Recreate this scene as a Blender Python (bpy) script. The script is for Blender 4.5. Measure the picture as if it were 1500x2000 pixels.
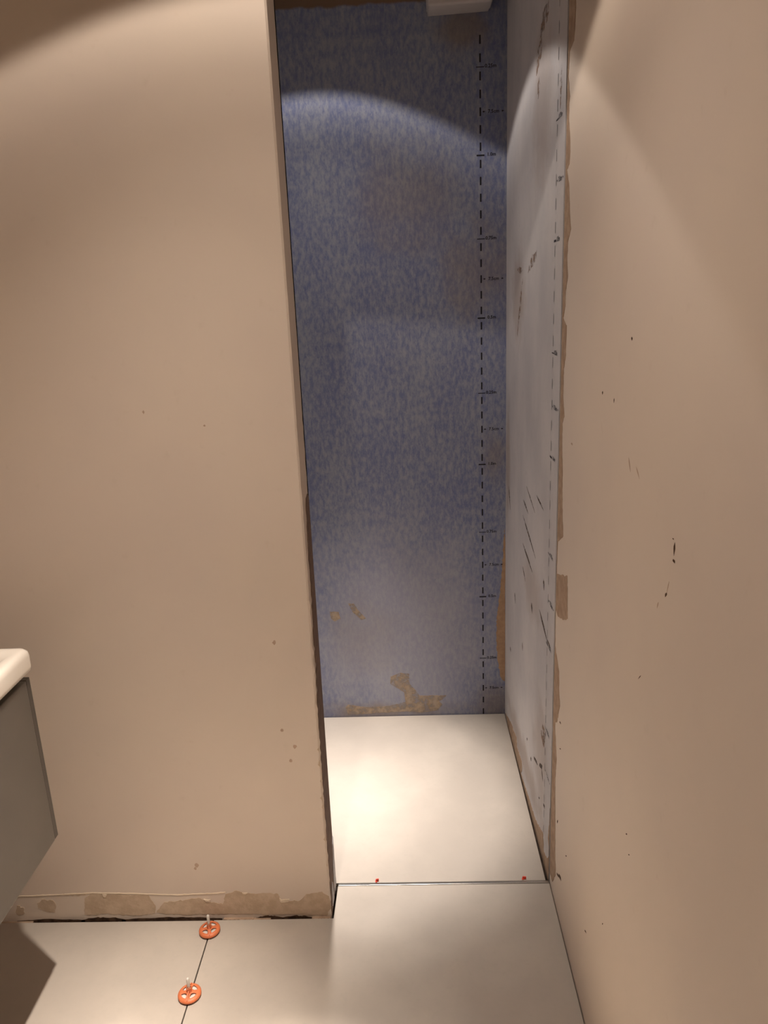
import bpy, bmesh, math, random
from mathutils import Vector, Matrix
from mathutils.geometry import tessellate_polygon
random.seed(7)
for o in list(bpy.data.objects):
    bpy.data.objects.remove(o, do_unlink=True)
scene = bpy.context.scene
C = scene.collection

# ------------------------------------------------------------------ camera
YAW, PITCH, ROLL = -0.0373, -0.2735, -0.0417
CAM = Vector((-0.2548, -2.6252, 1.5603))
cyw, syw, cp, sp = math.cos(YAW), math.sin(YAW), math.cos(PITCH), math.sin(PITCH)
FWD = Vector((syw * cp, cyw * cp, sp))
R0 = Vector((cyw, -syw, 0)); U0 = R0.cross(FWD)
RGT = math.cos(ROLL) * R0 + math.sin(ROLL) * U0
UPV = -math.sin(ROLL) * R0 + math.cos(ROLL) * U0
cam = bpy.data.cameras.new('camera')
cam.sensor_fit = 'VERTICAL'; cam.sensor_height = 36.0
cam.lens = 36.0 * 1480.8 / 2000.0
cam.clip_start = 0.02
camo = bpy.data.objects.new('camera', cam); C.objects.link(camo)
camo.matrix_world = Matrix(((RGT.x, UPV.x, -FWD.x, CAM.x), (RGT.y, UPV.y, -FWD.y, CAM.y), (RGT.z, UPV.z, -FWD.z, CAM.z), (0, 0, 0, 1)))
scene.camera = camo

# ------------------------------------------------------------------ light
world = bpy.data.worlds.new('world'); scene.world = world
world.use_nodes = True
world.node_tree.nodes['Background'].inputs[0].default_value = (1.0, 0.9, 0.8, 1)
world.node_tree.nodes['Background'].inputs[1].default_value = 0.0
scene.view_settings.view_transform = 'Standard'
scene.view_settings.look = 'None'
scene.view_settings.gamma = 1.0
scene.view_settings.use_curve_mapping = False
scene.view_settings.exposure = 0.0
CEIL = 2.55
ALCOVE_LAMP = (-0.515, -0.497, 2.535)
ROOM_LAMP = (-0.53, -1.625, 2.535)
ALCOVE_COL = (1.0, 0.90, 0.82)
ROOM_COL = (1.0, 0.86, 0.74)

def spot(name, loc, target, watts, col, full, blend, radius, profile=None):
    # profile: photometric curve of the lamp, (angle from the axis in degrees, relative intensity)
    l = bpy.data.lights.new(name, 'SPOT')
    l.energy = watts; l.color = col; l.spot_size = math.radians(full); l.spot_blend = blend
    l.shadow_soft_size = radius
    if profile:
        l.use_nodes = True
        nt = l.node_tree; N = nt.nodes; em = next(n for n in N if n.type == 'EMISSION')
        tc = N.new('ShaderNodeTexCoord'); sx = N.new('ShaderNodeSeparateXYZ'); nt.links.new(tc.outputs['Normal'], sx.inputs[0])
        ab = N.new('ShaderNodeMath'); ab.operation = 'ABSOLUTE'; nt.links.new(sx.outputs['Z'], ab.inputs[0])
        ac = N.new('ShaderNodeMath'); ac.operation = 'ARCCOSINE'; nt.links.new(ab.outputs[0], ac.inputs[0])
        dv = N.new('ShaderNodeMath'); dv.operation = 'DIVIDE'; nt.links.new(ac.outputs[0], dv.inputs[0]); dv.inputs[1].default_value = math.radians(90)
        cr = N.new('ShaderNodeValToRGB'); cr.color_ramp.interpolation = 'B_SPLINE' if False else 'LINEAR'
        el = cr.color_ramp.elements
        while len(el) > 1: el.remove(el[-1])
        top = max(v for _, v in profile)
        for i, (a, v) in enumerate(profile):
            e = el[0] if i == 0 else el.new(a / 90.0)
            e.position = a / 90.0; e.color = (v / top, v / top, v / top, 1)
        nt.links.new(dv.outputs[0], cr.inputs[0])
        mu = N.new('ShaderNodeMath'); mu.operation = 'MULTIPLY'; nt.links.new(cr.outputs[0], mu.inputs[0]); mu.inputs[1].default_value = top
        nt.links.new(mu.outputs[0], em.inputs['Strength'])
    o = bpy.data.objects.new(name, l); C.objects.link(o)
    o.location = loc
    o.rotation_euler = (Vector(target) - Vector(loc)).to_track_quat('-Z', 'Y').to_euler()
    return o
def down(l): return (l[0], l[1], 0)
# reflector lamps: narrow bright beam, weak spill, sharp cut-off at the reflector's rim
ALCOVE_CURVE = [(0, 0.740), (4, 0.630), (8, 0.450), (11.5, 0.340), (13.5, 0.170), (16, 0.050), (18, 0.034), (24, 0.018), (33, 0.015), (45, 0.008), (50, 0.013), (56, 0.024), (89, 0.024)]
ROOM_CURVE = [(0, 8.500), (3, 6.300), (5.5, 0.400), (8, 0.050), (12, 0.014), (17, 0.018), (24, 0.033), (33, 0.0265), (45, 0.0125), (50, 0.0145), (59, 0.030), (89, 0.030)]
EXTRA_BEAM_CURVE = [(0, 1.000), (3, 0.450), (8, 0.250), (11, 0.110), (14, 0.065), (18, 0.034), (28, 0.010), (34, 0.0), (89, 0.0)]
spot('alcove_downlight', ALCOVE_LAMP, down(ALCOVE_LAMP), 1000, ALCOVE_COL, 110.5, 0.05, 0.02, ALCOVE_CURVE)
spot('room_downlight', ROOM_LAMP, down(ROOM_LAMP), 1000, ROOM_COL, 117, 0.06, 0.02, ROOM_CURVE)
spot('room_extra_beam', ROOM_LAMP, (-0.93, -1.42, 0), 1000, ROOM_COL, 72, 0.06, 0.02, EXTRA_BEAM_CURVE)  # extra tilted beam added at the room lamp to brighten the left floor

# ------------------------------------------------------------------ helpers
def link_mesh(name, me, mat, parent=None):
    o = bpy.data.objects.new(name, me); C.objects.link(o)
    if mat: me.materials.append(mat)
    if parent: o.parent = parent
    return o
def from_bm(name, bm, mat, parent=None, smooth=False):
    bmesh.ops.recalc_face_normals(bm, faces=bm.faces)
    me = bpy.data.meshes.new(name); bm.to_mesh(me); bm.free()
    if smooth:
        for p in me.polygons: p.use_smooth = True
    return link_mesh(name, me, mat, parent)
def tag(o, label=None, cat=None, group=None, kind=None):
    if label: o['label'] = label
    if cat: o['category'] = cat
    if group: o['group'] = group
    if kind: o['kind'] = kind
    return o
def empty(name, loc=(0, 0, 0)):
    o = bpy.data.objects.new(name, None); C.objects.link(o); o.location = loc
    o.empty_display_size = 0.05
    return o
def add_box(bm, x0, x1, y0, y1, z0, z1, bev=0.0, seg=2):
    r = bmesh.ops.create_cube(bm, size=1.0)
    vs = r['verts']
    for v in vs:
        v.co = Vector(((x0 + x1) / 2 + v.co.x * (x1 - x0), (y0 + y1) / 2 + v.co.y * (y1 - y0), (z0 + z1) / 2 + v.co.z * (z1 - z0)))
    if bev > 0:
        es = list({e for v in vs for e in v.link_edges})
        bmesh.ops.bevel(bm, geom=es, offset=bev, segments=seg, profile=0.5, affect='EDGES')
def box(name, x0, x1, y0, y1, z0, z1, mat, parent=None, bev=0.0, seg=2):
    bm = bmesh.new(); add_box(bm, x0, x1, y0, y1, z0, z1, bev, seg)
    return from_bm(name, bm, mat, parent)
def add_prism(bm, pts, z0, z1, bev=0.0):
    bot = [bm.verts.new((x, y, z0)) for x, y in pts]
    top = [bm.verts.new((x, y, z1)) for x, y in pts]
    n = len(pts)
    bm.faces.new(list(reversed(bot))); ft = bm.faces.new(top)
    for i in range(n):
        bm.faces.new((bot[i], bot[(i + 1) % n], top[(i + 1) % n], top[i]))
    if bev > 0:
        bmesh.ops.bevel(bm, geom=list(ft.edges), offset=bev, segments=2, profile=0.5, affect='EDGES')
def add_lathe(bm, prof, n=32, c=(0, 0, 0), close=False):
    rings = []
    for r, z in prof:
        rings.append([bm.verts.new((c[0] + r * math.cos(2 * math.pi * i / n), c[1] + r * math.sin(2 * math.pi * i / n), c[2] + z)) for i in range(n)])
    m = len(rings)
    for k in range(m if close else m - 1):
        a, b = rings[k], rings[(k + 1) % m]
        for i in range(n):
            bm.faces.new((a[i], a[(i + 1) % n], b[(i + 1) % n], b[i]))
    if not close:
        if prof[0][0] > 1e-6: bm.faces.new(list(reversed(rings[0])))
        if prof[-1][0] > 1e-6: bm.faces.new(rings[-1])

# ------------------------------------------------------------------ materials
class NT:
    def __init__(self, name, rough=0.6, spec=0.5):
        self.m = bpy.data.materials.new(name); self.m.use_nodes = True
        self.t = self.m.node_tree; self.n = self.t.nodes
        self.b = self.n['Principled BSDF']
        self.b.inputs['Roughness'].default_value = rough
        self.b.inputs['Specular IOR Level'].default_value = spec
        self.co = self.n.new('ShaderNodeTexCoord').outputs['Object']
    def lk(self, a, b): self.t.links.new(a, b)
    def map(self, scale, loc=(0, 0, 0), rot=(0, 0, 0)):
        k = self.n.new('ShaderNodeMapping'); self.lk(self.co, k.inputs[0])
        k.inputs['Scale'].default_value = scale; k.inputs['Location'].default_value = loc; k.inputs['Rotation'].default_value = rot
        return k.outputs[0]
    def noise(self, scale, detail=4, rough=0.55, vec=None, dist=0.0):
        k = self.n.new('ShaderNodeTexNoise'); self.lk(vec if vec is not None else self.co, k.inputs['Vector'])
        k.inputs['Scale'].default_value = scale; k.inputs['Detail'].default_value = detail; k.inputs['Roughness'].default_value = rough
        k.inputs['Distortion'].default_value = dist
        return k.outputs['Fac']
    def ramp(self, fac, a, b, lo=0.0, hi=1.0):
        k = self.n.new('ShaderNodeMapRange'); k.interpolation_type = 'SMOOTHSTEP'
        self.lk(fac, k.inputs['Value'])
        k.inputs['From Min'].default_value = a; k.inputs['From Max'].default_value = b
        k.inputs['To Min'].default_value = lo; k.inputs['To Max'].default_value = hi
        return k.outputs[0]
    def math(self, op, a, b=None):
        k = self.n.new('ShaderNodeMath'); k.operation = op
        for i, v in enumerate((a, b)):
            if v is None: continue
            if isinstance(v, (int, float)): k.inputs[i].default_value = v
            else: self.lk(v, k.inputs[i])
        return k.outputs[0]
    def mix(self, fac, a, b):
        k = self.n.new('ShaderNodeMix'); k.data_type = 'RGBA'
        for i, v in ((0, fac), (6, a), (7, b)):
            if isinstance(v, (int, float)): k.inputs[i].default_value = v
            elif isinstance(v, tuple): k.inputs[i].default_value = (*v, 1)
            else: self.lk(v, k.inputs[i])
        return k.outputs[2]
    def blob(self, centre, radii, a=0.5, b=1.1, wob=0.5, nscale=9.0):
        # 1 inside an irregular patch, 0 outside
        k = self.n.new('ShaderNodeVectorMath'); k.operation = 'SUBTRACT'; self.lk(self.co, k.inputs[0]); k.inputs[1].default_value = centre
        s = self.n.new('ShaderNodeVectorMath'); s.operation = 'DIVIDE'; self.lk(k.outputs[0], s.inputs[0]); s.inputs[1].default_value = radii
        l = self.n.new('ShaderNodeVectorMath'); l.operation = 'LENGTH'; self.lk(s.outputs[0], l.inputs[0])
        nz = self.math('MULTIPLY', self.math('SUBTRACT', self.noise(nscale, 5), 0.5), wob * 2)
        return self.ramp(self.math('ADD', l.outputs['Value'], nz), b, a)
    def sep(self, axis):
        k = self.n.new('ShaderNodeSeparateXYZ'); self.lk(self.co, k.inputs[0]); return k.outputs[axis]
    def bump(self, h, strength=0.2, dist=0.002):
        k = self.n.new('ShaderNodeBump'); k.inputs['Strength'].default_value = strength; k.inputs['Distance'].default_value = dist
        self.lk(h, k.inputs['Height']); self.lk(k.outputs[0], self.b.inputs['Normal'])
    def color(self, c):
        if isinstance(c, tuple): self.b.inputs['Base Color'].default_value = (*c, 1)
        else: self.lk(c, self.b.inputs['Base Color'])
        return self
def srgb(r, g, b):
    f = lambda v: (v / 255 / 12.92) if v / 255 <= 0.04045 else ((v / 255 + 0.055) / 1.055) ** 2.4
    return (f(r), f(g), f(b))

def m_paint():
    k = NT('beige_painted_plaster', 0.62, 0.35)
    c = k.mix(k.ramp(k.noise(2.2, 3), 0.3, 0.7), srgb(214, 200, 187), srgb(219, 205, 190))
    c = k.mix(k.ramp(k.noise(30, 4), 0.62, 0.8, 0, 0.12), c, srgb(180, 160, 140))
    k.color(c); k.bump(k.noise(140, 3), 0.06, 0.001)
    return k.m
def m_adhesive(name, a, b, rough=0.85, cover=None, cs=60):
    # cover: noise threshold pair, for thin smears that leave bare spots
    k = NT(name, rough, 0.2)
    if cover: k.lk(k.ramp(k.noise(cs, 5, 0.65), cover[0], cover[1]), k.b.inputs['Alpha'])
    c = k.mix(k.ramp(k.noise(45, 5), 0.35, 0.68), a, b)
    k.color(c); k.bump(k.noise(120, 4), 0.5, 0.002)
    return k.m
def m_tile():
    k = NT('greige_porcelain', 0.36, 0.5)
    c = k.mix(k.ramp(k.noise(3.0, 6, 0.6), 0.35, 0.68), srgb(172, 164, 155), srgb(182, 174, 164))
    c = k.mix(k.ramp(k.noise(55, 5, 0.65), 0.5, 0.75, 0, 0.25), c, srgb(164, 157, 149))
    k.color(c)
    k.lk(k.ramp(k.noise(7, 5), 0.3, 0.7, 0.32, 0.44), k.b.inputs['Roughness'])
    k.bump(k.noise(90, 3), 0.03, 0.001)
    return k.m
def m_blue():
    k = NT('blue_sealing_membrane', 0.78, 0.25)
    v = k.map((1.0, 1.0, 0.45))
    fine = k.noise(78, 6, 0.66, v, 0.12)
    big = k.noise(7, 3, 0.5, v)
    f = k.math('ADD', fine, k.math('MULTIPLY', k.math('SUBTRACT', big, 0.5), 0.32))
    c = k.mix(k.ramp(f, 0.30, 0.70), srgb(100, 108, 143), srgb(140, 145, 157))
    c = k.mix(k.ramp(k.noise(170, 3, 0.6, v), 0.56, 0.74, 0, 0.6), c, srgb(86, 90, 126))
    c = k.mix(k.ramp(k.noise(240, 2, 0.6, v), 0.62, 0.75, 0, 0.5), c, srgb(158, 156, 160))
    # thin grey cement haze over the lower membrane, partly painted-in bounce light
    c = k.mix(k.math('MULTIPLY', k.blob((-0.32, 0, 0.32), (0.42, 0.3, 0.50), 0.3, 1.25, 0.4, 6), 0.55), c, srgb(164, 162, 170))
    tanc = srgb(128, 112, 96)
    for ctr, rad, st in (((-0.24, 0, 1.86), (0.24, 0.2, 0.16), 0.30), ((-0.02, 0, 1.64), (0.13, 0.2, 0.16), 0.36),
                         ((-0.05, 0, 2.34), (0.09, 0.2, 0.09), 0.6), ((0.045, 0, 1.04), (0.06, 0.2, 0.10), 0.35),
                         ((0.05, 0, 0.05), (0.09, 0.2, 0.10), 0.5), ((-0.45, 0, 0.33), (0.14, 0.2, 0.16), 0.22),
                         ((-0.40, 0, 0.02), (0.30, 0.2, 0.045), 0.6)):
        c = k.mix(k.math('MULTIPLY', k.blob(ctr, rad, 0.2, 1.25, 0.9, 8), st), c, tanc)
    # membrane stops below the ceiling: bare brown screed above it
    z = k.math('ADD', k.sep('Z'), k.math('MULTIPLY', k.math('SUBTRACT', k.noise(14, 4), 0.5), 0.03))
    c = k.mix(k.ramp(z, 2.415, 2.425), c, srgb(112, 92, 76))
    k.color(c); k.bump(fine, 0.25, 0.002)
    return k.m
def m_pale():
    k = NT('pale_sealing_membrane', 0.7, 0.3)
    v = k.map((1.0, 0.6, 0.42))
    c = k.mix(k.ramp(k.noise(9, 5, 0.6, v), 0.25, 0.75), srgb(184, 182, 185), srgb(202, 198, 198))
    c = k.mix(k.ramp(k.noise(90, 4, 0.6, v), 0.58, 0.78, 0, 0.25), c, srgb(140, 140, 152))
    brown = srgb(140, 116, 98)
    for ctr, rad, st in (((0.09, -0.25, 1.55), (0.2, 0.13, 0.16), 0.40), ((0.09, -0.05, 1.0), (0.2, 0.06, 0.25), 0.4),
                         ((0.09, -0.55, 0.72), (0.2, 0.18, 0.10), 0.3), ((0.09, -0.6, 2.0), (0.2, 0.15, 0.22), 0.3),
                         ((0.09, -0.45, 0.10), (0.2, 0.4, 0.07), 0.45), ((0.09, -0.72, 0.30), (0.2, 0.12, 0.2), 0.3)):
        c = k.mix(k.math('MULTIPLY', k.blob(ctr, rad, 0.35, 1.15, 0.6, 14), st), c, brown)
    k.color(c); k.bump(k.noise(70, 4, 0.6, v), 0.08, 0.001)
    return k.m
def flat(name, c, rough=0.6, spec=0.5, metal=0.0, noise=0.06, ns=60, trans=0.0):
    k = NT(name, rough, spec)
    d = tuple(max(0, x * (1 - noise * 2)) for x in c)
    k.color(k.mix(k.ramp(k.noise(ns, 3), 0.35, 0.65), d, c))
    k.b.inputs['Metallic'].default_value = metal
    k.b.inputs['Transmission Weight'].default_value = trans
    return k.m
PAINT = m_paint(); TILE = m_tile(); BLUE = m_blue(); PALE = m_pale()
SUBST = m_adhesive('dark_screed', srgb(40, 32, 26), srgb(62, 50, 42))
GLUE = m_adhesive('tan_adhesive', srgb(188, 167, 144), srgb(202, 182, 160))
GLUE2 = m_adhesive('brown_adhesive', srgb(158, 134, 114), srgb(176, 152, 130))
JAMBM = m_adhesive('grey_brown_mortar', srgb(112, 92, 80), srgb(128, 106, 92))
TANW = m_adhesive('tan_screed', srgb(152, 124, 100), srgb(168, 138, 110))
TANB = m_adhesive('tan_glue_on_membrane', srgb(168, 148, 126), srgb(160, 146, 132), 0.85, (0.24, 0.66), 30)
GRIME = m_adhesive('brown_grime', srgb(130, 108, 94), srgb(152, 130, 116), 0.85, (0.42, 0.58), 50)
STREAK = m_adhesive('dark_mortar_streak', srgb(66, 56, 52), srgb(108, 94, 86), 0.85, (0.36, 0.50), 90)
CREAM = m_adhesive('cream_paint_flake', srgb(222, 206, 184), srgb(228, 212, 190))
NICKM = m_adhesive('dark_nick', srgb(66, 46, 32), srgb(88, 62, 44))
SCUFFM = m_adhesive('scuff', srgb(176, 152, 134), srgb(186, 162, 142))
GAP_SHADE = m_adhesive('painted_gap_shade', srgb(70, 52, 40), srgb(108, 84, 66))
INK = flat('black_print', srgb(22, 20, 30), 0.6, 0.3)
GREYINK = flat('grey_print', srgb(62, 58, 64), 0.6, 0.3)
DARK = flat('dark_gap', srgb(24, 20, 18), 0.9, 0.1)
ALU = flat('brushed_aluminium', srgb(205, 200, 192), 0.28, 0.5, 1.0, 0.03, 200)
WHITEP = flat('white_plastic', srgb(184, 178, 176), 0.45, 0.5, 0, 0.02)
CEILM = flat('ceiling_plaster', srgb(232, 226, 218), 0.9, 0.2, 0, 0.05, 8)
CERAMIC = flat('white_ceramic', srgb(238, 232, 222), 0.12, 0.6, 0, 0.01, 10)
LACQ = flat('grey_lacquer', srgb(90, 86, 80), 0.30, 0.5, 0, 0.03, 12)
CARC = flat('grey_carcass', srgb(80, 76, 70), 0.5, 0.4, 0, 0.03, 12)
ORANGE = flat('orange_plastic', srgb(212, 118, 74), 0.5, 0.5, 0, 0.05, 40)
RED = flat('red_plastic', srgb(228, 74, 54), 0.4, 0.5, 0, 0.03, 40)
STEM = flat('milky_plastic', srgb(236, 232, 224), 0.3, 0.5, 0, 0.02, 40, 0.25)
CHROME = flat('chrome', srgb(220, 218, 214), 0.12, 0.5, 1.0, 0.01, 40)
GLOW = NT('lamp_glow'); GLOW.color((1, 1, 1)); GLOW.b.inputs['Emission Color'].default_value = (1, 0.84, 0.66, 1); GLOW.b.inputs['Emission Strength'].default_value = 6.0; GLOW = GLOW.m

# ------------------------------------------------------------------ room shell
YP0, YP1, XJ, XR = -0.992, -0.888, -0.498, 0.094
LEFT, FRONT = -1.53, -3.45
floor = tag(box('floor', LEFT - 0.1, 0.25, FRONT - 0.1, 0.1, -0.08, -0.011, SUBST), 'grey-beige tiled floor running from the room into the shower recess', None, None, 'structure')
def tile(pts):
    bm = bmesh.new(); add_prism(bm, pts, -0.0105, 0.0, 0.0008)
    return from_bm('tile', bm, TILE, floor)
def rect(x0, x1, y0, y1): return [(x0, y0), (x1, y0), (x1, y1), (x0, y1)]
tile([(-0.817, -0.876), (0.0835, -0.876), (0.0805, -0.004), (-0.817, -0.004)])
tile(rect(-1.055, -0.820, -0.876, -0.004))
tile([(-0.8095, -1.790), (0.0915, -1.790), (0.0915, -0.8875), (-0.4905, -0.8875), (-0.4915, -1.002), (-0.8095, -1.002)])
tile(rect(LEFT + 0.004, -0.8125, -1.790, -1.003))
tile(rect(-0.8095, 0.0915, -2.693, -1.793)); tile(rect(LEFT + 0.004, -0.8125, -2.693, -1.793))
tile(rect(-0.8095, 0.0915, FRONT + .004, -2.696)); tile(rect(LEFT + 0.004, -0.8125, FRONT + .004, -2.696))

wall_back = tag(box('wall_back', -1.10, 0.20, 0.0, 0.09, -0.011, CEIL, BLUE), 'blue mottled sealing membrane on the back wall of the shower recess', None, None, 'structure')
# alcove side wall, a touch out of square
bm = bmesh.new()
add_prism(bm, [(0.083, -0.0005), (0.0922, -0.8725), (0.20, -0.8725), (0.20, -0.0005)], -0.011, CEIL)
wall_alc = tag(from_bm('wall_alcove_right', bm, PALE), 'pale grey sealing membrane on the side wall of the shower recess', None, None, 'structure')
wall_alcl = tag(box('wall_alcove_left', -1.16, -1.06, YP1 + .001, -0.0005, -0.011, CEIL, PALE), 'pale membrane wall at the hidden end of the recess', None, None, 'structure')
wall_right = tag(box('wall_right', XR, 0.20, FRONT, -0.880, -0.011, CEIL, PAINT), 'beige painted wall on the right with chips and scuffs', None, None, 'structure')
box('corner_gap', XR + .003, 0.19, -0.880, -0.8725, -0.01, CEIL, DARK, wall_right)
# partition with chipped corner
bm = bmesh.new()
rings = []
nz = 170
for i in range(nz + 1):
    z = -0.011 + (CEIL + 0.011) * i / nz
    amp = 0.0022 if z < 0.9 else (0.0010 if z < 1.3 else 0.0003)
    j = lambda: random.uniform(-amp, amp)
    rings.append([bm.verts.new(p) for p in ((LEFT, YP0, z), (XJ - 0.02, YP0, z), (XJ - 0.004 + j() * .5, YP0 + j() * .3, z), (XJ + j() * .6, YP0 + 0.004 + j() * .4, z), (XJ + j() * .5, YP1 - 0.004, z), (XJ - 0.003 + j(), YP1 + j(), z), (LEFT, YP1, z))])
for a, b in zip(rings[:-1], rings[1:]):
    for k in range(7):
        bm.faces.new((a[k], a[(k + 1) % 7], b[(k + 1) % 7], b[k]))
bm.faces.new(rings[0]); bm.faces.new(rings[-1])
wall_part = tag(from_bm('wall_partition', bm, PAINT), 'beige painted partition left of the shower opening with peeled strip at its foot', None, None, 'structure')
wall_left = tag(box('wall_left', LEFT - 0.1, LEFT, FRONT, YP0 - .001, -0.011, CEIL, PAINT), 'beige painted wall behind the washbasin cabinet', None, None, 'structure')
wall_front = tag(box('wall_front', LEFT - 0.1, 0.20, FRONT - 0.1, FRONT, -0.011, CEIL, PAINT), 'beige painted wall behind the viewer', None, None, 'structure')
ceiling = tag(box('ceiling', LEFT - 0.1, 0.20, FRONT - 0.1, 0.09, CEIL, CEIL + 0.08, CEILM), 'dull plaster ceiling', None, None, 'structure')
trim = tag(box('trim_1', -0.4895, 0.0915, -0.8865, -0.8785, -0.010, 0.0012, ALU, None, 0.0006), 'thin bright aluminium strip between room tile and shower tile', None, None, 'structure')

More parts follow.
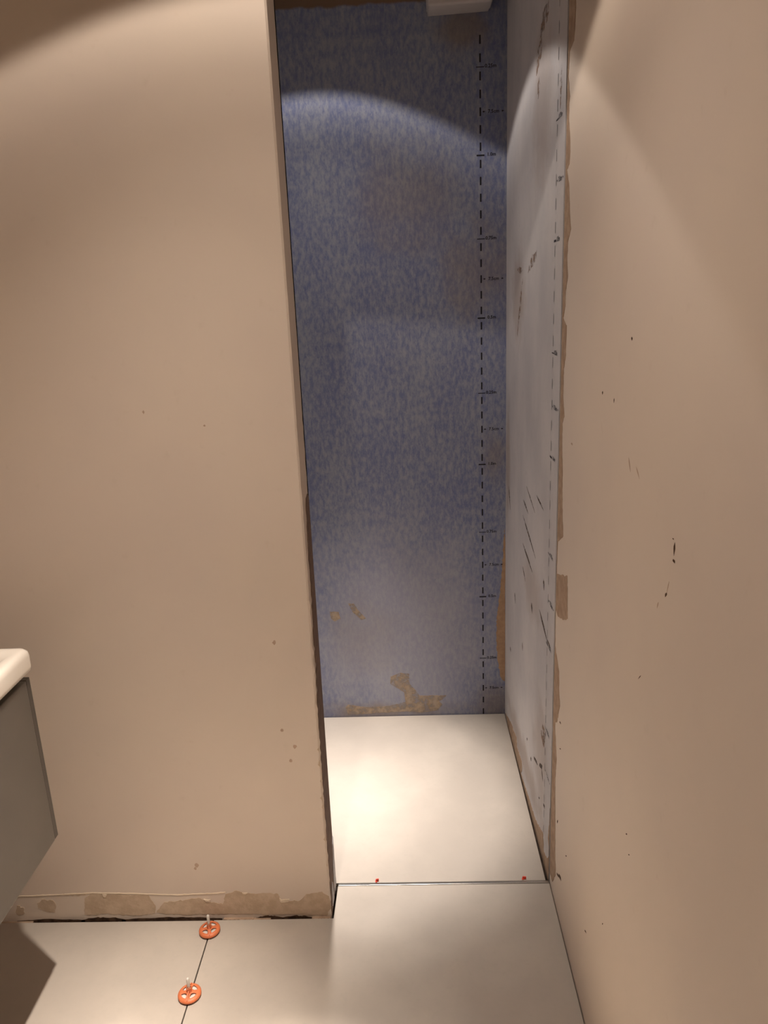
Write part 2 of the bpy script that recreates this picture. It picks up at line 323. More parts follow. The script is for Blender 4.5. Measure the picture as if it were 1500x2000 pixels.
# ------------------------------------------------------------------ patches on the walls
D = {
    'PART': [[[-1.2807,0.0534],[-1.2668,0.0641],[-1.2368,0.0614],[-1.2309,0.0417],[-1.2368,0.0235],[-1.2636,0.0276],[-1.2807,0.0352]],[[-1.1512,0.0659],[-1.134,0.08],[-1.0913,0.0829],[-1.0616,0.0803],[-1.0322,0.0748],[-0.9777,0.0775],[-0.9739,0.0594],[-0.9641,0.0411],[-0.9673,0.0157],[-1.0105,0.0091],[-1.0828,0.0138],[-1.0944,0.0177],[-1.1441,0.0111],[-1.1588,0.015]],[[-0.9638,0.0193],[-0.9387,0.0516],[-0.9023,0.0546],[-0.8779,0.0578],[-0.8472,0.0645],[-0.8244,0.0534],[-0.7836,0.0419],[-0.7744,0.0741],[-0.7437,0.0844],[-0.7178,0.0746],[-0.673,0.076],[-0.6347,0.0718],[-0.6305,0.0503],[-0.5799,0.0495],[-0.5607,0.0706],[-0.5188,0.0771],[-0.502,0.0625],[-0.4984,0.023],[-0.5116,0.0014],[-0.6009,0.0064],[-0.7207,0.0083],[-0.8047,0.011],[-0.841,0.0101],[-0.9375,0.0116]],[[-1.3367,0.047],[-1.3197,0.0395],[-1.3198,0.0211],[-1.3364,0.014],[-1.3436,0.0252]],[[-1.231,0.0787],[-1.1943,0.081],[-1.146,0.0802],[-1.1466,0.0766],[-1.1951,0.076],[-1.2315,0.0758]]],
    'FLAKE': [[[-0.8328,0.0593],[-0.8211,0.0562],[-0.8148,0.059],[-0.8175,0.0504],[-0.8276,0.0513]],[[-0.6326,0.0611],[-0.6273,0.0531],[-0.6062,0.0556],[-0.6099,0.0471],[-0.6279,0.0452],[-0.6316,0.0503]],[[-1.1009,0.0795],[-1.089,0.0778],[-1.0931,0.07],[-1.0991,0.0708]],[[-0.7293,0.0784],[-0.7157,0.0782],[-0.7197,0.0732],[-0.7267,0.0741]]],
    'PLIP': [[-1.3408,0.0762],[-1.2308,0.0802],[-1.1212,0.0848],[-0.9895,0.0791],[-0.9537,0.0771],[-0.906,0.0748],[-0.7979,0.0781],[-0.7737,0.0813]],
    'FRINGE': [[-0.875,-0.9373,2.1139],[-0.875,-0.9437,2.0862],[-0.875,-0.9401,2.0599],[-0.875,-0.9335,2.0335],[-0.875,-0.8921,2.0252],[-0.875,-0.885,1.9839],[-0.875,-0.9055,1.9416],[-0.875,-0.8984,1.9252],[-0.875,-0.902,1.8962],[-0.875,-0.9149,1.866],[-0.875,-0.9216,1.8361],[-0.875,-0.9169,1.8131],[-0.875,-0.8914,1.8064],[-0.875,-0.9167,1.7776],[-0.875,-0.9251,1.747],[-0.875,-0.9334,1.7161],[-0.875,-0.9479,1.6848],[-0.875,-0.92,1.6612],[-0.875,-0.9167,1.6238],[-0.875,-0.9284,1.5918],[-0.875,-0.9082,1.56],[-0.875,-0.9084,1.5308],[-0.875,-0.8907,1.5043],[-0.875,-0.9288,1.4894],[-0.875,-0.9268,1.4585],[-0.875,-0.9238,1.4194],[-0.875,-0.9073,1.3949],[-0.875,-0.9089,1.3306],[-0.875,-0.9272,1.2912],[-0.875,-0.9055,1.2729],[-0.875,-0.9131,1.2067],[-0.875,-0.9218,1.1656],[-0.875,-0.9226,1.1223],[-0.875,-0.9339,1.0587],[-0.875,-0.9447,1.0166],[-0.875,-0.8857,0.9845],[-0.875,-0.8823,0.9152],[-0.875,-0.8854,0.8458],[-0.875,-0.8793,0.7782],[-0.875,-0.8819,0.7112],[-0.875,-0.9375,0.6671],[-0.875,-0.9426,0.6198],[-0.875,-0.9573,0.5845],[-0.875,-0.9308,0.5272],[-0.875,-0.9055,0.509],[-0.875,-0.9054,0.4881],[-0.875,-0.9327,0.4239],[-0.875,-0.9215,0.3569],[-0.875,-0.9323,0.2536],[-0.875,-0.9434,0.1489],[-0.875,-0.9568,0.0883],[-0.875,-0.9173,0.0312]],
    'SMEAR': [[[-0.8843,0.9011],[-1.0015,0.9404],[-1.0175,0.842],[-0.9695,0.8186],[-0.9068,0.8003],[-0.8856,0.8078],[-0.8767,0.8467]]],
    'NICK': [[[-1.416,1.4891],[-1.4125,1.4871],[-1.4131,1.486],[-1.4148,1.4846],[-1.417,1.4832],[-1.419,1.4851],[-1.4203,1.4863],[-1.4189,1.4877]],[[-1.2522,1.3865],[-1.248,1.3842],[-1.2481,1.3829],[-1.2492,1.3814],[-1.2507,1.38],[-1.2534,1.3821],[-1.2552,1.3836],[-1.2545,1.3851]],[[-1.3297,1.3835],[-1.3272,1.3808],[-1.3272,1.3792],[-1.3279,1.3772],[-1.3288,1.3752],[-1.3304,1.3779],[-1.3315,1.3796],[-1.331,1.3816]],[[-1.6476,1.237],[-1.647,1.2357],[-1.6479,1.2356],[-1.6496,1.2356],[-1.6514,1.2357],[-1.6513,1.2366],[-1.6512,1.2373],[-1.6498,1.2373]],[[-1.6566,1.2339],[-1.6531,1.2271],[-1.6533,1.2233],[-1.6545,1.2189],[-1.656,1.2146],[-1.6581,1.221],[-1.6595,1.2253],[-1.6587,1.2298]],[[-1.6541,1.2096],[-1.6528,1.2067],[-1.6547,1.2061],[-1.6581,1.2059],[-1.6617,1.206],[-1.6616,1.2081],[-1.6615,1.2096],[-1.6585,1.2099]],[[-1.638,1.155],[-1.633,1.1514],[-1.6324,1.1497],[-1.6328,1.148],[-1.6336,1.1463],[-1.6372,1.1496],[-1.6395,1.1518],[-1.6395,1.1536]],[[-1.5489,0.9811],[-1.544,0.977],[-1.5417,0.9745],[-1.5393,0.9715],[-1.537,0.9685],[-1.5415,0.9726],[-1.5444,0.9753],[-1.547,0.9783]],[[-0.9579,0.5436],[-0.957,0.54],[-0.9602,0.5402],[-0.9655,0.5414],[-0.9713,0.5429],[-0.9702,0.5451],[-0.9695,0.5466],[-0.9647,0.5458]],[[-0.968,0.4748],[-0.9658,0.4715],[-0.9681,0.472],[-0.9722,0.4736],[-0.9768,0.4756],[-0.977,0.4775],[-0.9772,0.4788],[-0.9735,0.4775]],[[-0.9642,0.2639],[-0.9572,0.2551],[-0.9567,0.2523],[-0.9575,0.2499],[-0.9589,0.248],[-0.9638,0.2552],[-0.967,0.26],[-0.9667,0.2628]],[[-1.5191,0.6678],[-1.5173,0.6648],[-1.5185,0.665],[-1.5209,0.666],[-1.5235,0.6674],[-1.524,0.6692],[-1.5244,0.6705],[-1.5224,0.6697]],[[-1.5375,0.6407],[-1.5368,0.6386],[-1.538,0.6392],[-1.5402,0.6405],[-1.5426,0.6421],[-1.5425,0.6432],[-1.5424,0.6439],[-1.5404,0.6428]],[[-1.0673,0.2428],[-1.0646,0.2385],[-1.0667,0.2394],[-1.0709,0.242],[-1.0755,0.2451],[-1.0762,0.2474],[-1.0766,0.249],[-1.073,0.2469]],[[-0.9698,0.1069],[-0.9712,0.1023],[-0.9775,0.1046],[-0.9872,0.1093],[-0.9975,0.1146],[-0.9934,0.1164],[-0.9907,0.1176],[-0.9817,0.1136]],[[-0.9939,0.1252],[-0.9939,0.1173],[-1.0008,0.1188],[-1.0119,0.1229],[-1.0237,0.1279],[-1.0202,0.1323],[-1.0178,0.1352],[-1.0078,0.132]],[[-1.4049,0.3691],[-1.4013,0.3644],[-1.4012,0.3634],[-1.402,0.3628],[-1.403,0.3626],[-1.4054,0.3662],[-1.407,0.3686],[-1.4065,0.3694]],[[-1.2719,0.2217],[-1.2724,0.2189],[-1.2754,0.2199],[-1.28,0.2223],[-1.285,0.225],[-1.2831,0.2263],[-1.2819,0.2272],[-1.2776,0.2252]]],
    'SCUFF': [[[-1.4294,1.3022],[-1.4311,1.2953],[-1.434,1.2911],[-1.4383,1.2862],[-1.4428,1.2812],[-1.4402,1.2879],[-1.4385,1.2923],[-1.4344,1.2973]],[[-1.4711,1.2967],[-1.4748,1.2912],[-1.4789,1.2881],[-1.4846,1.2844],[-1.4905,1.2808],[-1.486,1.2859],[-1.483,1.2894],[-1.4775,1.2931]],[[-1.6449,1.174],[-1.6415,1.1676],[-1.6403,1.1637],[-1.6392,1.1589],[-1.6382,1.154],[-1.641,1.1603],[-1.6429,1.1645],[-1.6441,1.1693]],[[-1.6075,1.1283],[-1.604,1.1241],[-1.6033,1.1219],[-1.6031,1.1193],[-1.6032,1.1168],[-1.6058,1.1207],[-1.6075,1.1233],[-1.608,1.1259]],[[-1.0051,1.2475],[-1.0018,1.2444],[-1.0048,1.2437],[-1.0103,1.2433],[-1.0165,1.243],[-1.017,1.2454],[-1.0173,1.247],[-1.0125,1.2476]]],
    'STREAK': [[[-0.3868,0.9575],[-0.4054,0.9487],[-0.424,0.945],[-0.4492,0.9413],[-0.4747,0.9379],[-0.4538,0.9453],[-0.4397,0.9503],[-0.4152,0.9544]],[[-0.3791,0.9063],[-0.4431,0.8833],[-0.4902,0.8709],[-0.5488,0.8568],[-0.6054,0.8437],[-0.5463,0.8631],[-0.5053,0.8765],[-0.4455,0.8916]],[[-0.3843,0.8171],[-0.4324,0.8022],[-0.4706,0.7955],[-0.5193,0.7884],[-0.567,0.7819],[-0.5203,0.7942],[-0.4882,0.8026],[-0.4393,0.8105]],[[-0.6062,1.0273],[-0.631,1.0201],[-0.6529,1.0173],[-0.6815,1.0147],[-0.7101,1.0124],[-0.6842,1.0183],[-0.6666,1.0223],[-0.6383,1.0253]],[[-0.386,0.7415],[-0.3968,0.7302],[-0.4079,0.7243],[-0.4231,0.7176],[-0.4386,0.7111],[-0.4261,0.7214],[-0.4177,0.7282],[-0.4029,0.7353]],[[-0.7265,0.8294],[-0.7208,0.8172],[-0.7229,0.8113],[-0.7277,0.8047],[-0.7333,0.7985],[-0.7358,0.8096],[-0.7375,0.817],[-0.7336,0.8238]],[[-0.5479,0.6883],[-0.544,0.6759],[-0.5476,0.6703],[-0.5544,0.6643],[-0.562,0.6587],[-0.5626,0.6697],[-0.563,0.677],[-0.5571,0.6833]],[[-0.6742,0.7198],[-0.7045,0.7011],[-0.7308,0.6923],[-0.7652,0.6826],[-0.7993,0.6736],[-0.7681,0.6895],[-0.7468,0.7003],[-0.7128,0.7107]],[[-0.7869,0.6838],[-0.7965,0.6791],[-0.8075,0.6785],[-0.8226,0.6787],[-0.8381,0.6792],[-0.8264,0.6825],[-0.8186,0.6848],[-0.804,0.685]],[[-0.0774,0.9235],[-0.0826,0.8992],[-0.0911,0.8844],[-0.1036,0.8665],[-0.1166,0.8488],[-0.1089,0.8722],[-0.1037,0.8878],[-0.0919,0.906]],[[-0.44,1.0124],[-0.4806,0.9981],[-0.5104,0.9898],[-0.5477,0.9802],[-0.5844,0.9711],[-0.5454,0.9838],[-0.5187,0.9925],[-0.4809,1.0026]],[[-0.2266,0.5908],[-0.2247,0.5778],[-0.2281,0.571],[-0.2341,0.5633],[-0.2407,0.5558],[-0.2402,0.5679],[-0.2398,0.5759],[-0.2345,0.5838]],[[-0.3924,0.4857],[-0.3891,0.4752],[-0.391,0.4702],[-0.395,0.4647],[-0.3995,0.4595],[-0.4006,0.469],[-0.4014,0.4753],[-0.398,0.481]],[[-0.1302,0.3441],[-0.1277,0.3362],[-0.1313,0.3335],[-0.1376,0.3311],[-0.1445,0.3291],[-0.1443,0.3356],[-0.1441,0.34],[-0.1385,0.3427]],[[-0.6231,0.2227],[-0.6305,0.2171],[-0.6447,0.2205],[-0.6655,0.2271],[-0.6869,0.2344],[-0.6752,0.2364],[-0.6672,0.2377],[-0.6478,0.2321]],[[-0.7217,0.2665],[-0.7095,0.2504],[-0.7171,0.2513],[-0.7321,0.2566],[-0.7489,0.2632],[-0.7527,0.2731],[-0.7553,0.2796],[-0.7426,0.276]],[[-0.7456,0.2644],[-0.7476,0.2531],[-0.7522,0.248],[-0.7593,0.2425],[-0.7667,0.2374],[-0.763,0.2473],[-0.7605,0.254],[-0.754,0.2598]],[[-0.7122,0.1479],[-0.7079,0.1416],[-0.7103,0.1415],[-0.7151,0.1429],[-0.7207,0.1447],[-0.7222,0.1489],[-0.7232,0.1516],[-0.7191,0.1508]],[[-0.7813,0.1762],[-0.7795,0.1688],[-0.7847,0.169],[-0.7934,0.1712],[-0.8029,0.174],[-0.8014,0.1786],[-0.8004,0.1817],[-0.7926,0.1803]],[[-0.5736,0.1881],[-0.5679,0.1794],[-0.5695,0.1772],[-0.5735,0.1758],[-0.5782,0.1749],[-0.581,0.1817],[-0.5828,0.1862],[-0.5796,0.1881]],[[-0.5003,0.2089],[-0.4951,0.2019],[-0.4967,0.2005],[-0.5004,0.1999],[-0.5048,0.1997],[-0.5073,0.205],[-0.509,0.2085],[-0.506,0.2096]]],
    'GRIME': [[[-0.5574,1.6658],[-0.4827,1.655],[-0.4599,1.6441],[-0.4416,1.629],[-0.4269,1.6133],[-0.4909,1.6275],[-0.5315,1.6365],[-0.5517,1.6504]],[[-0.2776,1.6351],[-0.2328,1.6301],[-0.241,1.6259],[-0.2648,1.6206],[-0.2929,1.6153],[-0.3169,1.6207],[-0.3326,1.6243],[-0.3149,1.6295]],[[-0.3356,1.6013],[-0.2939,1.5506],[-0.275,1.5153],[-0.2545,1.47],[-0.2347,1.4235],[-0.2743,1.4794],[-0.2997,1.5153],[-0.3204,1.5588]],[[-0.586,2.1413],[-0.5379,2.1307],[-0.5268,2.1166],[-0.5207,2.0964],[-0.5174,2.0751],[-0.5557,2.0907],[-0.5803,2.1008],[-0.5886,2.1195]],[[-0.5624,2.0638],[-0.5411,2.054],[-0.5391,2.0443],[-0.5409,2.0309],[-0.5444,2.0172],[-0.5594,2.029],[-0.5693,2.0367],[-0.569,2.0494]],[[-0.666,2.1916],[-0.5998,2.1907],[-0.5829,2.1797],[-0.572,2.162],[-0.5649,2.1426],[-0.6193,2.1503],[-0.6537,2.1552],[-0.667,2.171]],[[-0.8234,2.0198],[-0.8134,1.9974],[-0.8133,1.9806],[-0.8154,1.9589],[-0.8184,1.9369],[-0.825,1.9608],[-0.8293,1.9766],[-0.828,1.9978]],[[-0.7485,0.4083],[-0.7234,0.3702],[-0.7315,0.3602],[-0.7503,0.3536],[-0.772,0.3491],[-0.7836,0.3789],[-0.7913,0.3985],[-0.7763,0.4073]]],
    'FOOT': [[[-0.0108,0.0058],[-0.1061,0.0385],[-0.1829,0.0597],[-0.2127,0.0605],[-0.2909,0.0774],[-0.3038,0.0493],[-0.4033,0.0592],[-0.4153,0.036],[-0.3954,0.0066],[-0.4688,0.0131],[-0.5569,0.0255],[-0.6656,0.034],[-0.7853,0.079],[-0.8004,0.0326],[-0.8491,0.0462],[-0.8841,0.0892],[-0.8568,0.1197],[-0.8694,0.1823],[-0.8956,0.2282],[-0.915,0.0329],[-0.8231,-0.0488],[-0.7233,-0.0461],[-0.5799,-0.0324],[-0.3975,-0.0317],[-0.1858,-0.0185]]],
    'TAN': [[[0.0807,0.7478],[0.0831,0.4639],[0.0841,0.1369],[0.0749,0.1401],[0.0642,0.1583],[0.0546,0.2236],[0.0492,0.3053],[0.0503,0.3971],[0.0628,0.4925],[0.0709,0.5863],[0.0747,0.6839]]],
    'TANB': [[[-0.3541,0.1681],[-0.317,0.1828],[-0.2832,0.1778],[-0.2809,0.1343],[-0.2617,0.1105],[-0.244,0.0836],[-0.1415,0.0828],[-0.1523,0.0695],[-0.1709,0.0582],[-0.1581,0.0432],[-0.1744,0.0199],[-0.2381,0.0108],[-0.3121,0.0174],[-0.4292,0.0113],[-0.5253,0.0077],[-0.5342,0.0407],[-0.5229,0.0523],[-0.4545,0.0387],[-0.3642,0.0424],[-0.3001,0.0586],[-0.3041,0.0998],[-0.3297,0.1181],[-0.3554,0.1362]],[[-0.5715,0.4427],[-0.5382,0.4417],[-0.532,0.4139],[-0.5558,0.4024],[-0.568,0.4149]],[[-0.5006,0.4736],[-0.4802,0.473],[-0.4613,0.4422],[-0.4372,0.4112],[-0.4538,0.4061],[-0.487,0.4402]]],
    'JAMB': [[[-0.8145,1.1115],[-0.8903,1.1283],[-0.9318,1.1253],[-0.9449,1.1059],[-0.9393,1.0874],[-0.9467,1.0692]]]
}
def rough_poly(pts, jit, step=0.006):
    out = []
    n = len(pts)
    for i in range(n):
        a = Vector(pts[i]); b = Vector(pts[(i + 1) % n]); L = (b - a).length
        m = max(1, min(14, int(L / step)))
        for k in range(m):
            p = a.lerp(b, k / m)
            if k: p += Vector((random.uniform(-jit, jit), random.uniform(-jit, jit)))
            out.append(p)
    return out
def patch(name, plane, pts, mat, th, parent, jit=0.0015, step=0.006):
    # a thin smear or chip lying on a wall plane
    q = rough_poly(pts, jit, step) if jit else [Vector(p) for p in pts]
    bm = bmesh.new()
    def P(p, d):
        if plane == 'part': return (p.x, YP0 - d, max(p.y, -0.010))
        if plane == 'back': return (min(p.x, 0.0825), -d, max(p.y, 0.0))
        if plane == 'right': return (XR - d, min(p.x, -0.8803), max(p.y, 0.0))
        if plane == 'alc':
            y = max(p.x, -0.872); y = min(y, -0.001)
            return (0.083 + 0.0092 * (-y / 0.872) - d, y, max(p.y, -0.008))
        if plane == 'jamb': return (XJ + d, p.x, max(p.y, -0.008))
    bot = [bm.verts.new(P(p, -0.0004)) for p in q]
    top = [bm.verts.new(P(p, th)) for p in q]
    n = len(q)
    # outward direction of the wall plane
    out = {'part': Vector((0, -1, 0)), 'back': Vector((0, -1, 0)), 'right': Vector((-1, 0, 0)), 'alc': Vector((-1, 0, 0)), 'jamb': Vector((1, 0, 0))}[plane]
    for tri in tessellate_polygon([[Vector((p.x, p.y, 0)) for p in q]]):
        a, b, c = (top[i] for i in tri)
        nn = (b.co - a.co).cross(c.co - a.co)
        if nn.length < 1e-12: continue
        try: bm.faces.new((a, b, c) if nn.dot(out) > 0 else (a, c, b))
        except ValueError: pass
    area = sum(q[i].x * q[(i + 1) % n].y - q[(i + 1) % n].x * q[i].y for i in range(n))
    for i in range(n):
        f = (bot[i], bot[(i + 1) % n], top[(i + 1) % n], top[i])
        try: bm.faces.new(f)
        except ValueError: pass
    me = bpy.data.meshes.new(name); bm.to_mesh(me); bm.free()
    return link_mesh(name, me, mat, parent)
for p in D['PART']: patch('adhesive_patch', 'part', p, GLUE, 0.0008, wall_part, 0.0025)
for p in D['FLAKE']: patch('paint_flake', 'part', p, CREAM, 0.0022, wall_part, 0.001)
lip = D['PLIP']
patch('paint_ridge', 'part', lip + [[a, b - 0.003] for a, b in reversed(lip)], CREAM, 0.0012, wall_part, 0.0008)
fr = D['FRINGE']
patch('adhesive_edge', 'right', [[r[0] - 0.0053, r[2]] for r in ([[fr[0][0], 0, CEIL - .003]] + fr)] + [[r[1], r[2]] for r in reversed(fr)] + [[-0.93, CEIL - .003]], GLUE2, 0.0009, wall_right, 0.002, 0.008)
for p in D['SMEAR']: patch('adhesive_patch', 'right', p, GLUE2, 0.0006, wall_right, 0.002)
for p in D['NICK']: patch('chip', 'right', p, NICKM, 0.0003, wall_right, 0.0)
for p in D['SCUFF']: patch('scuff_mark', 'right', p, SCUFFM, 0.0003, wall_right, 0.0)
for p in D['STREAK']: patch('mortar_streak', 'alc', p, STREAK, 0.0004, wall_alc, 0.0)
for p in D['GRIME']: patch('grime_smear', 'alc', p, GRIME, 0.0004, wall_alc, 0.003)
for p in D['FOOT']: patch('mortar_foot', 'alc', p, GLUE2, 0.0010, wall_alc, 0.003)
for p in D['TAN']: patch('bare_screed', 'back', p, TANW, 0.0006, wall_back, 0.002)
for p in D['TANB']: patch('glue_patch', 'back', p, TANB, 0.0004, wall_back, 0.0012)
# partition scuffs
for x, z, s in ((-0.83, 1.345, .004), (-0.70, 1.31, .003), (-0.588, 0.79, .006), (-0.588, 0.555, .005), (-0.84, 0.165, .007), (-0.845, 0.155, .005), (-0.56, 0.51, .007), (-0.572, 0.47, .005)):
    patch('scuff_mark', 'part', [[x + s * math.cos(t) * random.uniform(.5, 1), z + s * math.sin(t) * random.uniform(.5, 1.2)] for t in [k * 0.785 for k in range(8)]], SCUFFM, 0.0003, wall_part, 0.0)
for z, s in ((0.50, .005), (0.46, .008), (0.41, .004), (0.36, .008), (0.335, .006), (0.24, .007), (0.16, .004)):
    e = [[-0.5005, z + s * 1.2]] + [[-0.501 - s * random.uniform(.25, .8) * math.sin(math.pi * (k + .5) / 6), z + s * (1 - (k + .5) / 3)] for k in range(6)] + [[-0.5005, z - s * 1.2]]
    patch('edge_chip', 'part', e, GLUE, 0.0005, wall_part, 0.0008, 0.002)
# mortar on the jamb of the opening
jb = [[-0.8895, 1.118], [-0.905, 1.128], [-0.932, 1.124], [-0.945, 1.103], [-0.940, 1.085], [-0.948, 1.06], [-0.958, 0.98], [-0.952, 0.9], [-0.968, 0.8], [-0.962, 0.72], [-0.982, 0.62], [-0.986, 0.5], [-0.988, 0.3], [-0.988, 0.0], [-0.8895, 0.0]]
patch('mortar_coat', 'jamb', jb, JAMBM, 0.0014, wall_part, 0.002, 0.01)
patch('membrane_scrap', 'jamb', [[-0.8885, 0.165], [-0.902, 0.15], [-0.915, 0.10], [-0.928, 0.05], [-0.93, 0.012], [-0.8885, 0.012]], PALE, 0.0035, wall_part, 0.002, 0.008)
patch('membrane_scrap', 'jamb', [[-0.955, 0.075], [-0.968, 0.06], [-0.975, 0.015], [-0.94, 0.01], [-0.946, 0.05]], PALE, 0.003, wall_part, 0.002, 0.008)
# thin black sealing edge along the far side of the jamb
box('membrane_edge', XJ - 0.002, XJ + 0.0012, YP1 - 0.002, YP1 + 0.0012, 0.0, CEIL - .002, DARK, wall_part)
# lumps of mortar partly filling the joint under the partition
for x0, x1, h in ((-1.42, -1.30, -0.005), (-0.785, -0.705, -0.0015), (-0.705, -0.66, -0.004), (-0.55, -0.50, -0.0015)):
    bm = bmesh.new()
    n = 14
    pts = [(x0, YP0 + .001)] + [(x0 + (x1 - x0) * k / n, -1.001 + random.uniform(0, .0025)) for k in range(n + 1)] + [(x1, YP0 + .001)]
    add_prism(bm, pts, -0.011, h, 0.0)
    from_bm('mortar_fill', bm, GLUE2, wall_part)

# dark ragged patches painting in the shade of the crevice under the partition
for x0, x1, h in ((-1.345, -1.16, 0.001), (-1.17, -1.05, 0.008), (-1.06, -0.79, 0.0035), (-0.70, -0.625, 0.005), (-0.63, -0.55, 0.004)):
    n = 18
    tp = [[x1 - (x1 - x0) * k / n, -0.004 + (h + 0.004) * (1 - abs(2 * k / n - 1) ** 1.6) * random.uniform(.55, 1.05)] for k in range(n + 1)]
    patch('foot_gap_shade', 'part', [[x0, -0.010], [x1, -0.010]] + tp, GAP_SHADE, 0.0006, wall_part, 0.0008, 0.006)

# ------------------------------------------------------------------ printed scale on the membranes
def text_mesh(s, size):
    cu = bpy.data.curves.new('t', 'FONT'); cu.body = s; cu.size = size; cu.align_x = 'LEFT'; cu.align_y = 'CENTER'
    cu.resolution_u = 2; cu.offset = size * 0.02
    o = bpy.data.objects.new('t', cu); C.objects.link(o)
    dg = bpy.context.evaluated_depsgraph_get()
    me = bpy.data.meshes.new_from_object(o.evaluated_get(dg))
    bpy.data.objects.remove(o, do_unlink=True); bpy.data.curves.remove(cu)
    me.materials.clear()
    return me
TXT = {s: text_mesh(s, 0.0145) for s in ('1.0m', '0.75m', '0.5m', '0.25m', '7.5cm')}
for me in TXT.values(): me.materials.append(INK)
def scale_print(parent, origin, right, up, ink, zofs, zmax, line_w, first):
    # right / up / normal of the wall; u along right, v along up
    right = Vector(right).normalized(); up = Vector(up); nrm = right.cross(up)
    def P(u, v, d=0.0007): return Vector(origin) + right * u + up * v + nrm * d
    def quad(bm, u0, u1, v0, v1):
        bm.faces.new([bm.verts.new(P(*p)) for p in ((u0, v0), (u1, v0), (u1, v1), (u0, v1))])
    bm = bmesh.new(); v = first
    while v < zmax:
        if v > 0.008: quad(bm, -line_w / 2, line_w / 2, v - 0.0122, v + 0.0122)
        v += 0.05
    from_bm('printed_dashes', bm, ink, parent)
    labels = {0: '1.0m', 1: '0.25m', 2: '0.5m', 3: '0.75m'}
    k = 1
    while zofs + 0.25 * k < zmax:
        z = zofs + 0.25 * k; bold = k % 2 == 0
        bm = bmesh.new(); h = 0.0023 if bold else 0.0012
        quad(bm, -0.0125, 0.0125, z - h, z + h)
        from_bm('printed_tick', bm, ink, parent)
        o = bpy.data.objects.new('printed_label', TXT[labels[k % 4]]); C.objects.link(o); o.parent = parent
        p = P(0.020 if bold else 0.0145, z + 0.002)
        o.matrix_local = Matrix(((right.x, up.x, nrm.x, p.x), (right.y, up.y, nrm.y, p.y), (right.z, up.z, nrm.z, p.z), (0, 0, 0, 1)))
        k += 1
    z = zofs + 0.125
    while z < zmax:
        o = bpy.data.objects.new('printed_label', TXT['7.5cm']); C.objects.link(o); o.parent = parent
        p = P(0.0235, z)
        o.matrix_local = Matrix(((right.x, up.x, nrm.x, p.x), (right.y, up.y, nrm.y, p.y), (right.z, up.z, nrm.z, p.z), (0, 0, 0, 1)))
        bm = bmesh.new()
        for a, b in ((0.006, 0.015), (0.074, 0.066)):
            s = 1 if b > a else -1
            bm.faces.new([bm.verts.new(P(*q)) for q in ((a, z), (a + s * .006, z - .003), (a + s * .006, z + .003))])
            quad(bm, min(a + s * .005, b), max(a + s * .005, b), z - .0009, z + .0009)
        from_bm('printed_arrow', bm, ink, parent)
        z += 0.5
scale_print(wall_back, (0, 0, 0), (1, 0, 0), (0, 0, 1), INK, -0.014, 2.33, 0.0050, 0.011)
t = Vector((0.0092, -0.872, 0)).normalized()
scale_print(wall_alc, (0.0914, -0.792, 0), (t.x, t.y, 0), (0, 0, 1), GREYINK, 0.172, 2.5, 0.0028, 0.1)

# ------------------------------------------------------------------ recessed downlights in the ceiling
def downlight(loc, label):
    r = empty('recessed_downlight', (loc[0], loc[1], CEIL))
    tag(r, label, 'ceiling light', 'recessed ceiling downlights')
    bm = bmesh.new(); add_lathe(bm, [(0.034, 0.0), (0.034, -0.004), (0.042, -0.0055), (0.046, -0.003), (0.046, 0.0)], 40, (0, 0, 0), True)
    from_bm('trim_ring', bm, WHITEP, r, True)
    bm = bmesh.new(); add_lathe(bm, [(0.0, -0.0022), (0.030, -0.0018), (0.0335, -0.0005), (0.0335, 0.0)], 32)
    from_bm('lens', bm, GLOW, r, True)
downlight(ALCOVE_LAMP, 'round recessed downlight in the ceiling over the shower recess')
downlight(ROOM_LAMP, 'round recessed downlight in the ceiling of the room')

# ------------------------------------------------------------------ white box high on the back wall
vb = empty('plastic_box', (-0.068, 0.0, 2.448)); vb.rotation_euler = (0, math.radians(-1.6), 0)
tag(vb, 'white plastic box high on the blue back wall, cut by the top edge', 'box')
bm = bmesh.new(); add_box(bm, -0.096, 0.096, -0.098, -0.022, -0.070, 0.085, 0.009, 3); from_bm('cover', bm, WHITEP, vb, True)
bm = bmesh.new(); add_box(bm, -0.092, 0.092, -0.0215, -0.0005, -0.066, 0.081, 0.002, 1); from_bm('back_plate', bm, WHITEP, vb)

# ------------------------------------------------------------------ washbasin cabinet
VX, VY, VY2 = -1.058, -1.220, -2.02
van = empty('vanity_cabinet', (-1.29, -1.62, 0.447))
tag(van, 'grey wall-hung washbasin cabinet at the left edge, its corner cut off by the frame', 'cabinet')
def vpart(name, x0, x1, y0, y1, z0, z1, mat, bev, parent=van):
    ox, oy, oz = -1.29, -1.62, 0.447
    return box(name, x0 - ox, x1 - ox, y0 - oy, y1 - oy, z0 - oz, z1 - oz, mat, parent, bev)
vpart('body', LEFT + .001, VX - 0.020, VY2, VY - .016, 0.447, 0.8495, CARC, 0.001)
vpart('side_panel', LEFT + .001, VX - 0.0012, VY - 0.0155, VY, 0.447, 0.834, CARC, 0.0012)
vpart('drawer_front', VX - 0.0185, VX, VY2, VY - 0.017, 0.447, 0.834, LACQ, 0.0022)
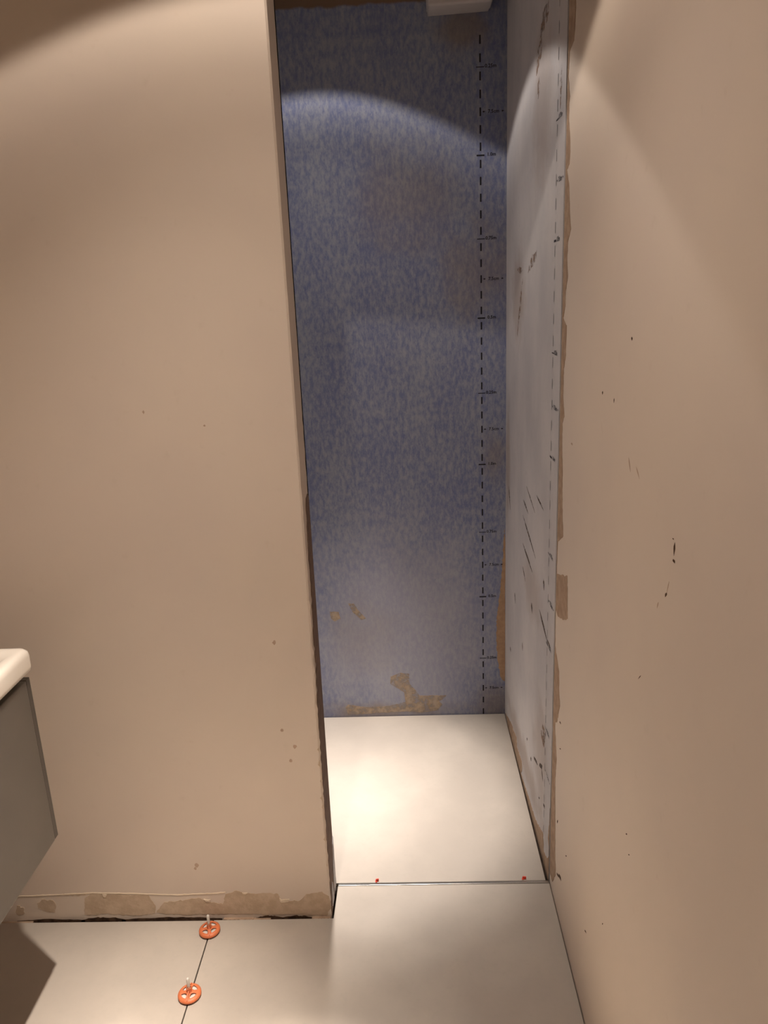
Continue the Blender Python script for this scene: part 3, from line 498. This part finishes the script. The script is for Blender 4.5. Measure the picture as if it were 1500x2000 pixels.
# washbasin resting on the cabinet
bx0, bx1, by0, by1, bz0, bz1 = LEFT + .002, VX + 0.010, VY2 - .006, VY + 0.006, 0.850, 0.902
bas = empty('washbasin', ((bx0 + bx1) / 2, (by0 + by1) / 2, bz0))
tag(bas, 'white ceramic washbasin top resting on the grey cabinet', 'washbasin')
def rrect(x0, x1, y0, y1, r, n=6):
    out = []
    for cx, cy, a0 in ((x1 - r, y1 - r, 0), (x0 + r, y1 - r, 90), (x0 + r, y0 + r, 180), (x1 - r, y0 + r, 270)):
        for k in range(n + 1):
            a = math.radians(a0 + 90 * k / n); out.append((cx + r * math.cos(a), cy + r * math.sin(a)))
    return out
hx, hy = (bx1 - bx0) / 2, (by1 - by0) / 2
bm = bmesh.new()
prof = [(0.010, 0.0, 0.010), (0.001, 0.004, 0.014), (0.0, 0.012, 0.015), (0.0, 0.036, 0.015), (0.0015, 0.044, 0.015), (0.006, 0.0495, 0.016), (0.012, 0.051, 0.018), (0.024, 0.0505, 0.024), (0.034, 0.047, 0.03), (0.045, 0.03, 0.04), (0.06, 0.014, 0.05), (0.12, 0.010, 0.06)]
prev = None
for ins, z, r in prof:
    ring = [bm.verts.new((x, y, z)) for x, y in rrect(-hx + ins, hx - ins, -hy + ins, hy - ins, r)]
    if prev:
        for i in range(len(ring)):
            bm.faces.new((prev[i], prev[(i + 1) % len(ring)], ring[(i + 1) % len(ring)], ring[i]))
    else: bm.faces.new(list(reversed(ring)))
    prev = ring
bm.faces.new(prev)
from_bm('bowl', bm, CERAMIC, bas, True)
bm = bmesh.new(); add_lathe(bm, [(0.0, 0.0135), (0.016, 0.0135), (0.022, 0.012), (0.023, 0.0100)], 28); from_bm('drain', bm, CHROME, bas, True)

# ------------------------------------------------------------------ tile levelling caps
def levelling_cap(x, y, rz, label):
    r = empty('tile_levelling_cap', (x, y, 0.0)); r.rotation_euler = (0, 0, rz); r.scale = (0.93, 0.93, 0.96)
    tag(r, label, 'tile leveller', 'orange tile levelling caps on the floor joint')
    # low dome pierced by four wide windows
    bm = bmesh.new(); n = 64
    prof = [(0.0275, 0.0030), (0.0292, 0.0050), (0.0290, 0.0085), (0.0265, 0.0112), (0.0225, 0.0126), (0.0205, 0.0130), (0.0165, 0.0134), (0.0115, 0.0136), (0.0095, 0.0138), (0.0060, 0.0150)]
    rings = [[bm.verts.new((a * math.cos(2 * math.pi * i / n), a * math.sin(2 * math.pi * i / n), z)) for i in range(n)] for a, z in prof]
    for k in range(len(prof) - 1):
        for i in range(n):
            ph = (i + 0.5) / n * 4 % 1.0
            if k in (5, 6) and 0.17 < ph < 0.83: continue
            if k == 7 and 0.3 < ph < 0.7: continue
            bm.faces.new((rings[k][i], rings[k][(i + 1) % n], rings[k + 1][(i + 1) % n], rings[k + 1][i]))
    o = from_bm('cap', bm, ORANGE, r, True)
    s = o.modifiers.new('thickness', 'SOLIDIFY'); s.thickness = 0.0022; s.offset = -1
    bm = bmesh.new(); add_lathe(bm, [(0.0048, 0.0070), (0.0215, 0.0070), (0.0225, 0.0078), (0.0215, 0.0086), (0.0048, 0.0086)], 32, (0, 0, 0), True); from_bm('window_fill_disc', bm, STEM, r, True)  # pale disc added under the dome so the windows look bright
    # hub crown and grip ribs
    bm = bmesh.new()
    add_lathe(bm, [(0.0048, 0.013), (0.0068, 0.013), (0.0062, 0.026), (0.0046, 0.026)], 20, (0, 0, 0), True)
    for k in range(5):
        a = k * 2 * math.pi / 5
        add_box(bm, 0.0055 * math.cos(a) - .0012, 0.0055 * math.cos(a) + .0012, 0.0055 * math.sin(a) - .0012, 0.0055 * math.sin(a) + .0012, 0.025, 0.031)
    from_bm('hub', bm, ORANGE, r)
    for a in (math.pi / 2, -math.pi / 2):
        bm = bmesh.new()
        p = [(0.0060, 0.0125), (0.0265, 0.0100), (0.0265, 0.0135), (0.018, 0.0175), (0.0060, 0.0215)]
        f = [bm.verts.new((q[0], -0.0011, q[1])) for q in p]; b = [bm.verts.new((q[0], 0.0011, q[1])) for q in p]
        bm.faces.new(f); bm.faces.new(list(reversed(b)))
        for i in range(5): bm.faces.new((f[i], f[(i + 1) % 5], b[(i + 1) % 5], b[i]))
        bmesh.ops.rotate(bm, verts=bm.verts, cent=(0, 0, 0), matrix=Matrix.Rotation(a, 3, 'Z'))
        from_bm('rib', bm, ORANGE, r)
    bm = bmesh.new()
    pf = [(0.0, 0.0005), (0.0042, 0.0005)]
    for k in range(14):
        z = 0.004 + k * 0.0032; pf += [(0.0042, z), (0.0035, z + 0.0016)]
    pf += [(0.0040, 0.049), (0.0036, 0.053), (0.002, 0.055), (0.0, 0.0555)]
    add_lathe(bm, pf, 16); from_bm('threaded_stem', bm, STEM, r, True)
levelling_cap(-0.8110, -1.040, 0.25, 'orange plastic tile levelling cap touching the foot of the partition wall')
levelling_cap(-0.8115, -1.228, 0.05, 'orange plastic tile levelling cap on the joint, nearer the viewer and away from the wall')

# ------------------------------------------------------------------ snapped-off red spacer tabs by the strip
def tab(x, y, rz, label, w):
    bm = bmesh.new()
    add_box(bm, -w, w, -0.0012, 0.0012, 0.0, 0.0085, 0.0004, 1)
    add_box(bm, -w * 1.3, -w * .3, -0.004, 0.003, 0.0, 0.0022, 0.0004, 1)
    o = from_bm('spacer_tab', bm, RED); o.location = (x, y, 0.0002); o.rotation_euler = (0, 0, rz)
    tag(o, label, 'spacer', 'red spacer tabs beside the aluminium strip')
tab(-0.3817, -0.872, 0.2, 'tiny red plastic spacer tab by the strip, left one toward the partition', 0.0042)
tab(0.0257, -0.871, -0.1, 'tiny red plastic spacer tab by the strip, right one near the right wall', 0.0050)
